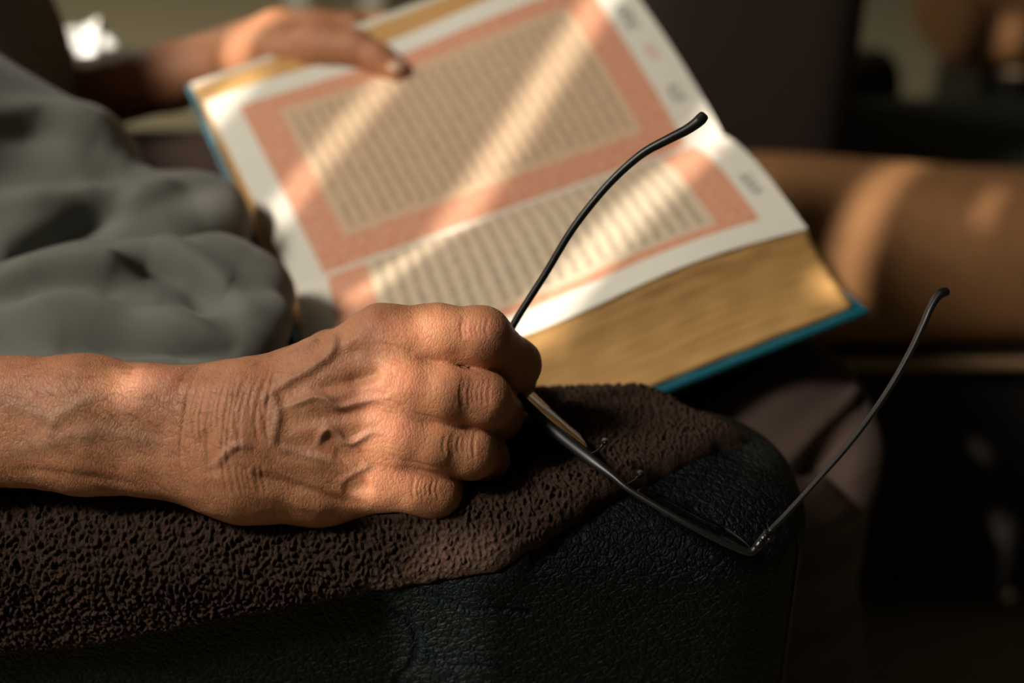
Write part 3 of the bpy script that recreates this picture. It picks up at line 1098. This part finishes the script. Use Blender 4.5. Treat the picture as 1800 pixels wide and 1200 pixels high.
# short fine hairs on the back of the forearm and hand
hr = np.random.RandomState(9)
hp = np.stack([hr.uniform(-10, 640, 900), hr.uniform(640, 860, 900)], 1)
hp = hp[(hp[:, 0] < 330) | (hr.rand(900) < 0.25)]
roots = raycast(near_arm_sdf, hp)
roots = roots[(np.abs(near_arm_sdf(roots)) < 0.0006)]
rn = grad(near_arm_sdf, roots)
hairV, hairF = [], []
for r_, n_ in zip(roots, rn):
    lay = np.array([hr.uniform(0.2, 1.0), 0.0, hr.uniform(-0.9, 0.5)]); lay -= n_ * (lay @ n_); lay /= np.linalg.norm(lay)
    L_ = hr.uniform(0.003, 0.008)
    bend = np.cross(n_, lay) * hr.uniform(-0.4, 0.4)
    pth = [r_ + n_ * (0.0001 + 0.18 * L_ * math.sin(t * 2.6)) + (lay + bend * t) * L_ * t for t in (0, 0.35, 0.7, 1.0)]
    b0 = len(hairV)
    for q_, w_ in zip(pth, (1, 0.9, 0.6, 0.1)):
        for a_ in (0, 2.1, 4.2):
            hairV.append(q_ + (n_ * math.cos(a_) + np.cross(n_, lay) * math.sin(a_)) * 0.00005 * w_)
    for i_ in range(3):
        for c_ in range(3):
            hairF.append((b0 + i_ * 3 + c_, b0 + i_ * 3 + (c_ + 1) % 3, b0 + i_ * 3 + 3 + (c_ + 1) % 3, b0 + i_ * 3 + 3 + c_))
M['hair'] = plain('dark_hair', (0.045, 0.025, 0.015), 0.5)
tag(fast_mesh('arm_hair', np.array(hairV), np.array(hairF), M['hair'], person), 'short dark hairs on the forearm', kind='stuff')

# the other arm, the hand on the book and the trunk under the shirt
L_FORE = [[(P(-90, 215, 1.06), 0.030), (P(130, 158, 1.02), 0.0235), (P(300, 118, 1.00), 0.0185), (P(430, 78, 0.985), 0.0175)],
          [(P(-90, 235, 1.06), 0.030), (P(130, 190, 1.02), 0.0225), (P(300, 152, 1.00), 0.0185), (P(430, 112, 0.975), 0.0175)]]
L_PALM = [[(P(430, 84, 0.965), 0.019), (P(490, 64, 0.955), 0.0185), (P(560, 60, 0.945), 0.0165), (P(620, 52, 0.940), 0.0130)],
          [(P(430, 104, 0.955), 0.019), (P(500, 94, 0.920), 0.0185), (P(570, 84, 0.898), 0.0158), (P(622, 86, 0.890), 0.0125)]]
L_THUMB = [(P(560, 84, 0.898), 0.0150), (P(625, 86, 0.888), 0.0122), (P(665, 104, 0.882), 0.0108), (P(698, 124, 0.879), 0.0090)]
L_FING = [[(P(610, 46, 0.985), 0.0115), (P(675, 44, 0.975), 0.0098), (P(700, 80, 0.985), 0.009), (P(690, 130, 0.975), 0.008)],
          [(P(590, 56, 1.01), 0.011), (P(660, 62, 1.02), 0.010), (P(690, 110, 1.01), 0.009), (P(670, 160, 0.99), 0.008)],
          [(P(560, 66, 1.02), 0.011), (P(620, 80, 1.035), 0.010), (P(650, 130, 1.02), 0.009), (P(640, 180, 1.0), 0.008)],
          [(P(530, 76, 1.025), 0.010), (P(580, 100, 1.04), 0.009), (P(600, 150, 1.025), 0.008), (P(600, 190, 1.005), 0.0075)]]
LELB = P(-90, 225, 1.06)
LSHO = np.array([-0.72, 0.50, 0.17])


def far_body_sdf(p):
    d = smin(chain(p, L_FORE[0], 0.01), chain(p, L_FORE[1], 0.01), 0.018)
    d = smin(d, smin(chain(p, L_PALM[0], 0.01), chain(p, L_PALM[1], 0.01), 0.014), 0.016)
    d = smin(d, chain(p, L_THUMB, 0.006), 0.007)
    fi = None
    for c in L_FING:
        k = chain(p, c, 0.005)
        fi = k if fi is None else smin(fi, k, 0.002)
    d = smin(d, fi, 0.008)
    d = smin(d, cone(p, LELB, LSHO, 0.038, 0.052), 0.03)
    tr = smin(cone(p, np.array([-0.42, 0.24, -0.12]), np.array([-0.70, 0.24, 0.16]), 0.10, 0.09),
              cone(p, np.array([-0.42, 0.40, -0.12]), np.array([-0.70, 0.40, 0.16]), 0.10, 0.09), 0.08)
    d = smin(d, tr, 0.05)
    return smin(d, cone(p, ELB, SHO, 0.038, 0.053), 0.03)


FV, FQ = mesh_sdf(far_body_sdf, (-0.84, -0.10, -0.26), (-0.02, 0.64, 0.32), 0.004)
FV2, FQ2 = mesh_sdf(lambda p: far_body_sdf(p), (-0.36, 0.36, -0.06), (-0.05, 0.62, 0.16), 0.0018)
FV2 = project(far_body_sdf, FV2, 1)
# keep the coarse cells only outside the fine box
cen = FV[FQ].mean(1)
box_in = ((cen > np.array([-0.352, 0.368, -0.052])) & (cen < np.array([-0.058, 0.612, 0.152]))).all(1)
FQ = FQ[~box_in]
BV = np.concatenate([HV, FV, FV2])
BQ = np.concatenate([HQ, FQ + len(HV), FQ2 + len(HV) + len(FV)])
used = np.unique(BQ); remap = np.full(len(BV), -1); remap[used] = np.arange(len(used))
body = fast_mesh('body', BV[used], remap[BQ], M['skin'], person)
zz = np.zeros(len(FV) + len(FV2))
attr(body, 'vein', np.concatenate([vein, zz])[used]); attr(body, 'red', np.concatenate([red, zz])[used])


# fingernail of the thumb on the page
def ellipsoid(name, c, axes, mat, parent, seg=24, ring=14):
    bm = bmesh.new()
    bmesh.ops.create_uvsphere(bm, u_segments=seg, v_segments=ring, radius=1.0)
    A = np.array(axes).T
    for v in bm.verts: v.co = Vector(np.array(c) + A @ np.array(v.co))
    me = bpy.data.meshes.new(name); bm.to_mesh(me); bm.free()
    me.polygons.foreach_set('use_smooth', [True] * len(me.polygons))
    o = bpy.data.objects.new(name, me); COL.objects.link(o); me.materials.append(mat)
    if parent:
        o.parent = parent; o.matrix_parent_inverse = parent.matrix_world.inverted()
    return o


M['nail'] = plain('fingernail', (0.50, 0.30, 0.21), 0.3, 0.05)
td = L_THUMB[3][0] - L_THUMB[2][0]; td /= np.linalg.norm(td)
tn = np.array([0.05, -0.72, 0.70]); tn -= td * (tn @ td); tn /= np.linalg.norm(tn)
ts = np.cross(td, tn)
ellipsoid('thumbnail', L_THUMB[3][0] - td * 0.001 + tn * 0.0072, (td * 0.0072, ts * 0.0062, tn * 0.0022), M['nail'], person)

# ------------------------------------------------------------------ shirt
SH = [[(np.array([-0.72, 0.40, 0.13]), 0.135), (np.array([-0.50, 0.42, 0.085]), 0.140), (P(-190, 130, 0.93), 0.128)],
      [(np.array([-0.74, 0.24, 0.10]), 0.125), (np.array([-0.57, 0.28, 0.03]), 0.110), (P(-150, 330, 0.80), 0.10)]]
SH_B = [(P(-200, 330, 0.83), 0.062), (P(20, 300, 0.81), 0.050), (P(128, 300, 0.80), 0.044)]
SH_C = [(P(-220, 540, 0.76), 0.075), (P(60, 470, 0.78), 0.055), (P(300, 420, 0.795), 0.040), (P(352, 400, 0.80), 0.032)]
SH_D = [(P(-100, 600, 0.685), 0.042), (P(180, 560, 0.70), 0.040), (P(380, 520, 0.72), 0.032), (P(448, 525, 0.715), 0.023)]
SH_E = [(P(-160, 700, 0.655), 0.030), (P(120, 665, 0.655), 0.028), (P(330, 640, 0.66), 0.023), (P(425, 612, 0.665), 0.016), (P(478, 560, 0.68), 0.010)]


def shirt_sdf(p):
    d = smin(chain(p, SH[0], 0.03), chain(p, SH[1], 0.03), 0.06)
    d = smin(d, chain(p, SH_B, 0.02), 0.020)
    d2 = smin(chain(p, SH_C, 0.02), chain(p, SH_D, 0.02), 0.030)
    d2 = smin(d2, chain(p, SH_E, 0.02), 0.028)
    d = smin(d, d2, 0.018)
    d = smin(d, cone(p, SHO + np.array([-0.06, 0.03, 0]), ELB * 0.55 + SHO * 0.45 + np.array([-0.02, 0.02, 0]), 0.075, 0.062), 0.04)
    d = smin(d, cone(p, LSHO + np.array([-0.05, 0, 0]), LELB * 0.55 + LSHO * 0.45, 0.072, 0.060), 0.04)
    return d


V, Q = mesh_sdf(shirt_sdf, (-0.92, -0.02, -0.24), (-0.04, 0.66, 0.36), 0.005)
V = project(shirt_sdf, V, 1)
V, Q = subdivide(V, Q)
V = project(shirt_sdf, V, 1)
N = grad(shirt_sdf, V, 1e-3)
sd_ = np.zeros(len(V))
for pts, a, wd in [
    ([(-60, 250), (60, 235), (160, 250), (215, 285)], -3, 11),
    ([(-60, 205), (60, 195), (160, 205), (215, 250)], 3, 9),
    ([(-60, 360), (80, 350), (190, 345), (250, 320)], 4, 8),
    ([(-60, 470), (60, 440), (150, 395), (240, 330)], -9, 10),
    ([(-60, 500), (70, 470), (180, 462), (260, 470)], 6, 9),
    ([(-60, 540), (60, 500), (180, 498), (270, 530)], -5, 10),
    ([(200, 425), (300, 440), (390, 500), (450, 560)], 5, 9),
    ([(190, 455), (270, 470), (350, 520), (420, 590)], -4, 8),
    ([(-60, 545), (70, 535), (190, 545), (330, 570), (410, 610)], 5, 8),
    ([(-60, 590), (90, 585), (220, 598), (330, 625), (420, 640)], -9, 9),
    ([(120, 320), (200, 360), (280, 330), (330, 318)], 4, 8)]:
    path = catmull(raycast(shirt_sdf, pts), 6)
    d, fr = polydist(V, path, wd * 3.5 * mm)
    sd_ += 1.75 * a * mm * np.exp(-(d / (wd * mm)) ** 2) * np.clip(np.minimum(fr, 1 - fr) * 3.5, 0, 1)
sd_ += 1.6 * mm * vnoise(V / np.array([0.06, 0.03, 0.03]), 8)
V = V + N * sd_[:, None]
fast_mesh('shirt', V, Q, M['shirt'], person)

# ------------------------------------------------------------------ trousers
TR = [(np.array([-0.36, 0.22, -0.215]), 0.095), (np.array([-0.10, 0.205, -0.195]), 0.080), (np.array([0.160, 0.203, -0.150]), 0.072)]
TRS = [(np.array([0.160, 0.203, -0.150]), 0.072), (np.array([0.172, 0.190, -0.32]), 0.062), (np.array([0.175, 0.18, -0.60]), 0.055)]
TL = [(np.array([-0.36, 0.42, -0.125]), 0.095), (np.array([-0.10, 0.46, -0.100]), 0.085), (np.array([0.14, 0.45, -0.110]), 0.070)]
TLS = [(np.array([0.14, 0.45, -0.110]), 0.070), (np.array([0.16, 0.43, -0.32]), 0.060), (np.array([0.16, 0.43, -0.60]), 0.055)]


def trouser_sdf(p):
    a = smin(chain(p, TR, 0.03), chain(p, TRS, 0.03), 0.02)
    b = smin(chain(p, TL, 0.03), chain(p, TLS, 0.03), 0.02)
    d = smin(a, b, 0.03)
    return smin(d, cone(p, np.array([-0.40, 0.24, -0.16]), np.array([-0.40, 0.40, -0.16]), 0.10, 0.10), 0.05)


V, Q = mesh_sdf(trouser_sdf, (-0.55, 0.05, -0.68), (0.26, 0.56, 0.02), 0.007)
V = project(trouser_sdf, V, 1)
V, Q = subdivide(V, Q)
N = grad(trouser_sdf, V, 1e-3)
sd_ = 3.0 * mm * vnoise(V / np.array([0.05, 0.05, 0.02]), 12)
for pts, a, wd in [([(1500, 690), (1450, 740), (1390, 800)], 6, 6), ([(1520, 700), (1470, 755), (1420, 830)], -6, 6)]:
    path = catmull(raycast(trouser_sdf, pts), 6)
    d, fr = polydist(V, path, wd * 3.5 * mm)
    sd_ += a * mm * np.exp(-(d / (wd * mm)) ** 2)
V = V + N * sd_[:, None]
fast_mesh('trousers', V, Q, M['trouser'], person)

# ------------------------------------------------------------------ the glasses in the near hand
glasses = empty('eyeglasses', P(1040, 805, 0.565))
tag(glasses, 'black thin framed eyeglasses dangling from the hand on the armrest', 'eyeglasses')
GD = 0.570


def gpath(pts, n=8):
    return catmull([P(px, py, d) for px, py, d in pts], n)


def radius_along(n, keys):
    t = np.linspace(0, 1, n)
    return np.interp(t, [k[0] for k in keys], [k[1] for k in keys]) * mm


t1 = gpath([(868, 640, .590), (905, 566, .586), (958, 482, .581), (1004, 406, .576), (1050, 346, .572), (1090, 303, .569), (1132, 268, .566), (1172, 246, .563), (1207, 228, .561), (1228, 213, .560), (1240, 200, .559)])
n1 = len(t1)
V, Fc = tube(t1, radius_along(n1, [(0, 1.7), (.3, 1.75), (.55, 1.9), (.8, 2.3), (.93, 2.7), (.985, 2.3), (1, 1.2)]), radius_along(n1, [(0, 2.0), (.6, 2.2), (.9, 2.6), (1, 1.0)]), FWD, 16)
mesh_obj('temple', V, Fc, M['black'], glasses)
t2 = gpath([(1350, 935, .529), (1380, 905, .531), (1440, 840, .534), (1500, 771, .537), (1556, 694, .541), (1598, 622, .544), (1622, 572, .546), (1636, 540, .547), (1651, 518, .548), (1668, 511, .548)])
n2 = len(t2)
V, Fc = tube(t2, radius_along(n2, [(0, 1.1), (.5, 1.35), (.8, 1.7), (.93, 2.2), (.985, 1.9), (1, 1.0)]), radius_along(n2, [(0, 1.8), (.6, 2.1), (.9, 2.6), (1, 1.0)]), FWD, 16)
mesh_obj('temple', V, Fc, M['black'], glasses)
fr_path = gpath([(868, 640, .590), (895, 678, .586), (928, 714, .576), (980, 762, .563), (1036, 806, .550), (1075, 835, .543), (1112, 864, .538), (1200, 916, .531), (1270, 952, .529), (1316, 970, .529), (1330, 962, .529)])
nf = len(fr_path)
front = None
V, Fc = tube(fr_path, radius_along(nf, [(0, 2.0), (.2, 2.6), (.4, 2.6), (.52, 1.6), (.6, 1.3), (.8, 1.5), (1, 1.6)]), radius_along(nf, [(0, 1.6), (1, 1.5)]), FWD, 14)
front = mesh_obj('frame_front', V, Fc, M['black'], glasses)
for hp in ((P(868, 640, .590), P(872, 628, .591)), (P(1328, 964, .529), P(1352, 934, .529))):
    V, Fc = tube([lerp(hp[0], hp[1], t) for t in np.linspace(0, 1, 6)], 2.0 * mm, 2.2 * mm, FWD, 12)
    hg = mesh_obj('hinge', V, Fc, M['metal'], glasses)
for hx, hy in ((1338, 950), (1346, 941), (1352, 948)):
    ellipsoid('hinge_screw', P(hx, hy, .5265), (RIGHT * 0.0011, UP * 0.0011, FWD * 0.0011), M['metal'], glasses, 12, 8)


def lens(i0, i1, height, tilt):
    top = fr_path[i0:i1]
    n = len(top)
    axis = FWD * math.cos(tilt) + (RIGHT * 0.70 + UP * 0.71) * math.sin(tilt)
    bul = (RIGHT * 0.62 + UP * 0.78)
    rows = 12
    V, F_ = [], []
    for s in (0, 1):
        for r in range(rows + 1):
            t = r / rows
            for k in range(n):
                f = k / (n - 1) * 2 - 1
                wdt = 1 - 0.30 * t ** 3
                c = (top[0] + top[-1]) / 2
                p = c + (top[k] - c) * wdt
                hgt_ = height * (1 - 0.22 * abs(f) ** 3)
                V.append(p + axis * hgt_ * t - bul * 0.0 + bul * (0.0012 * s - 0.0010 * (1 - f * f) * math.sin(math.pi * t)))
    m = (rows + 1) * n
    for r in range(rows):
        for k in range(n - 1):
            a, b, c, d = r * n + k, r * n + k + 1, (r + 1) * n + k + 1, (r + 1) * n + k
            F_.append((a, b, c, d)); F_.append((m + d, m + c, m + b, m + a))
    rim = [(r * n) for r in range(rows + 1)] + [rows * n + k for k in range(1, n)] + [r * n + n - 1 for r in range(rows - 1, -1, -1)]
    for a, b in zip(rim[:-1], rim[1:]): F_.append((b, a, m + a, m + b))
    for k in range(n - 1): F_.append((k + 1, k, m + k, m + k + 1))
    V = np.array(V)
    o = mesh_obj('lens', V, F_, M['lens'], glasses)
    bm = bmesh.new(); bm.from_mesh(o.data); bmesh.ops.recalc_face_normals(bm, faces=bm.faces[:]); bm.to_mesh(o.data); bm.free()
    path = [(V[i] + V[m + i]) / 2 for i in rim]
    Vt, Ft = tube(np.array(path), 0.55 * mm, 0.55 * mm, FWD + 0.01 * RIGHT, 8)
    mesh_obj('rim_wire', Vt, Ft, M['black'], o)
    return o


lens(6, 33, 0.030, 0.15)
lens(49, 74, 0.030, 0.10)
for (ax, ay), (bx, by), gd in (((1036, 800), (1062, 776), .550), ((1100, 852), (1124, 832), .540)):
    V, Fc = tube(catmull([P(ax, ay, gd), P((ax + bx) / 2 + 3, (ay + by) / 2 + 3, gd + .003), P(bx, by, gd + .004)], 5), 0.6 * mm, 0.6 * mm, FWD, 8)
    npad = mesh_obj('nose_pad_arm', V, Fc, M['metal'], glasses)
    c = P(bx, by, gd + .007)
    ellipsoid('nose_pad', c, ((RIGHT * .4 + UP * .3) * 0.004, (RIGHT * .6 - UP * .8) * 0.0015, FWD * 0.006), M['metal'], npad, 14, 10)

# ------------------------------------------------------------------ things behind
# tan armchair standing beyond the book
tc = empty('tan_chair', (0.50, 0.95, FLOOR_Z))
tag(tc, 'tan leather chair with rounded piped arm and dark brown back beyond the book', 'chair')


def bolster(name, x0, x1, yc, zc, ry, rz, mat, parent, e=2.6, seg=40, n=30):
    V, Q = [], []
    for i in range(n + 1):
        u = i / n
        k = min(1, (1 - (2 * u - 1) ** 6) + 0.0) ** 0.5
        xx = lerp(x0, x1, 0.5 - 0.5 * math.cos(math.pi * u))
        for s in range(seg):
            t = 2 * math.pi * s / seg
            c, sn = math.cos(t), math.sin(t)
            V.append((xx, yc + ry * k * abs(c) ** (2 / e) * np.sign(c), zc + rz * k * abs(sn) ** (2 / e) * np.sign(sn) + 0.012 * k * math.sin(u * 9) * max(sn, 0)))
    for i in range(n):
        for s in range(seg):
            Q.append((i * seg + s, i * seg + (s + 1) % seg, (i + 1) * seg + (s + 1) % seg, (i + 1) * seg + s))
    return mesh_obj(name, V, Q, mat, parent)


arm = bolster('padded_arm', 0.16, 0.95, 0.69, -0.228, 0.092, 0.088, M['tan'], tc)
V, Fc = tube([(x_, 0.598, -0.308) for x_ in np.linspace(0.2, 0.92, 12)], 0.006, 0.006, (0, 0, 1), 10)
mesh_obj('piping', V, Fc, M['tan_piping'], arm)
box('side_panel', (0.20, 0.61, FLOOR_Z + 0.05), (0.92, 0.75, -0.308), M['dark_cloth'], tc, 0.01)
box('seat', (0.22, 0.76, FLOOR_Z + 0.12), (0.90, 1.35, -0.26), M['grey_cloth'], tc, 0.04)
box('backrest', (0.13, 0.80, FLOOR_Z + 0.1), (0.37, 1.40, 0.22), M['brown_cloth'], tc, 0.06)
bolster('padded_arm', 0.16, 0.60, 1.44, -0.30, 0.07, 0.07, M['brown_cloth'], tc)
for x_ in (0.22, 0.85):
    for y_ in (0.63, 1.36):
        box('leg', (x_, y_, FLOOR_Z), (x_ + 0.04, y_ + 0.04, FLOOR_Z + 0.13), M['black'], tc, 0.004)
# tan stool farther back
st = empty('padded_stool', (0.92, 1.75, FLOOR_Z))
tag(st, 'round tan padded stool with black base at the upper right', 'stool')
bolster('cushion', 0.70, 1.15, 1.62, -0.215, 0.16, 0.062, M['tan'], st)
V, Fc = tube([(0.925 + 0.20 * math.cos(a), 1.62 + 0.155 * math.sin(a), -0.272) for a in np.linspace(math.pi * 1.0, math.pi * 2.0, 20)], 0.007, 0.007, (0, 0, 1), 10)
mesh_obj('piping', V, Fc, M['tan_piping'], st)
box('base', (0.76, 1.50, FLOOR_Z), (1.10, 1.74, -0.27), M['black'], st, 0.02)

# small round side table with a crumpled tissue
sc = P(172, 108, 1.30)
tb = empty('side_table', (sc[0], sc[1], FLOOR_Z))
tag(tb, 'small round navy side table beyond the far forearm', 'table')


def lathe(name, prof, c, mat, parent, seg=40):
    V, Q = [], []
    for r, z in prof:
        for s in range(seg):
            t = 2 * math.pi * s / seg
            V.append((c[0] + r * math.cos(t), c[1] + r * math.sin(t), z))
    for i in range(len(prof) - 1):
        for s in range(seg):
            Q.append((i * seg + s, i * seg + (s + 1) % seg, (i + 1) * seg + (s + 1) % seg, (i + 1) * seg + s))
    Q.append(tuple(range(seg))[::-1]); Q.append(tuple((len(prof) - 1) * seg + s for s in range(seg)))
    return mesh_obj(name, V, Q, mat, parent)


tz = sc[2]
lathe('table_top', [(0.02, tz - 0.022), (0.050, tz - 0.021), (0.055, tz - 0.010), (0.054, tz - 0.001), (0.051, tz)], sc, M['navy'], tb)
lathe('pedestal', [(0.014, FLOOR_Z + 0.02), (0.012, -0.4), (0.014, tz - 0.015)], sc, M['navy'], tb, 20)
lathe('foot', [(0.12, FLOOR_Z), (0.12, FLOOR_Z + 0.008), (0.03, FLOOR_Z + 0.022)], sc, M['navy'], tb)
bm = bmesh.new()
bmesh.ops.create_icosphere(bm, subdivisions=5, radius=1.0)
cv = np.array([v.co[:] for v in bm.verts])
rr = 0.75 + 0.55 * vnoise(cv * 2.1 + 4.0, 21) + 0.18 * vnoise(cv * 5.0, 22)
for v, r_ in zip(bm.verts, rr):
    v.co = Vector((v.co.x * 0.030 * r_, v.co.y * 0.024 * r_, max(v.co.z, -0.55) * 0.027 * r_))
zmin = min(v.co.z for v in bm.verts)
for v in bm.verts: v.co += Vector((sc[0] - 0.006, sc[1], tz - zmin))
me = bpy.data.meshes.new('tissue'); bm.to_mesh(me); bm.free()
me.polygons.foreach_set('use_smooth', [True] * len(me.polygons)); me.materials.append(M['tissue'])
tis = bpy.data.objects.new('tissue', me); COL.objects.link(tis)
tag(tis, 'bright white crumpled tissue on the small navy table', 'tissue')

# pale table at the far side: its two near legs reach the top of the frame
def floor_at(px, py):
    r = P(px, py, 1) - CAM
    return CAM + r * ((FLOOR_Z - CAM[2]) / r[2])


pt = empty('far_table', tuple(floor_at(590, 20)))
tag(pt, 'white legged table standing far back on the carpet', 'table')
la, lb = floor_at(527, 24), floor_at(656, 26)
for l_ in (la, lb, la + np.array([0, 0.45, 0]), lb + np.array([0, 0.45, 0])):
    box('leg', (l_[0] - 0.03, l_[1] - 0.02, FLOOR_Z), (l_[0] + 0.03, l_[1] + 0.04, FLOOR_Z + 0.5), M['white'], pt, 0.006)
box('table_top', (la[0] - 0.12, la[1] - 0.08, FLOOR_Z + 0.5), (lb[0] + 0.12, la[1] + 0.58, FLOOR_Z + 0.53), M['white'], pt, 0.006)
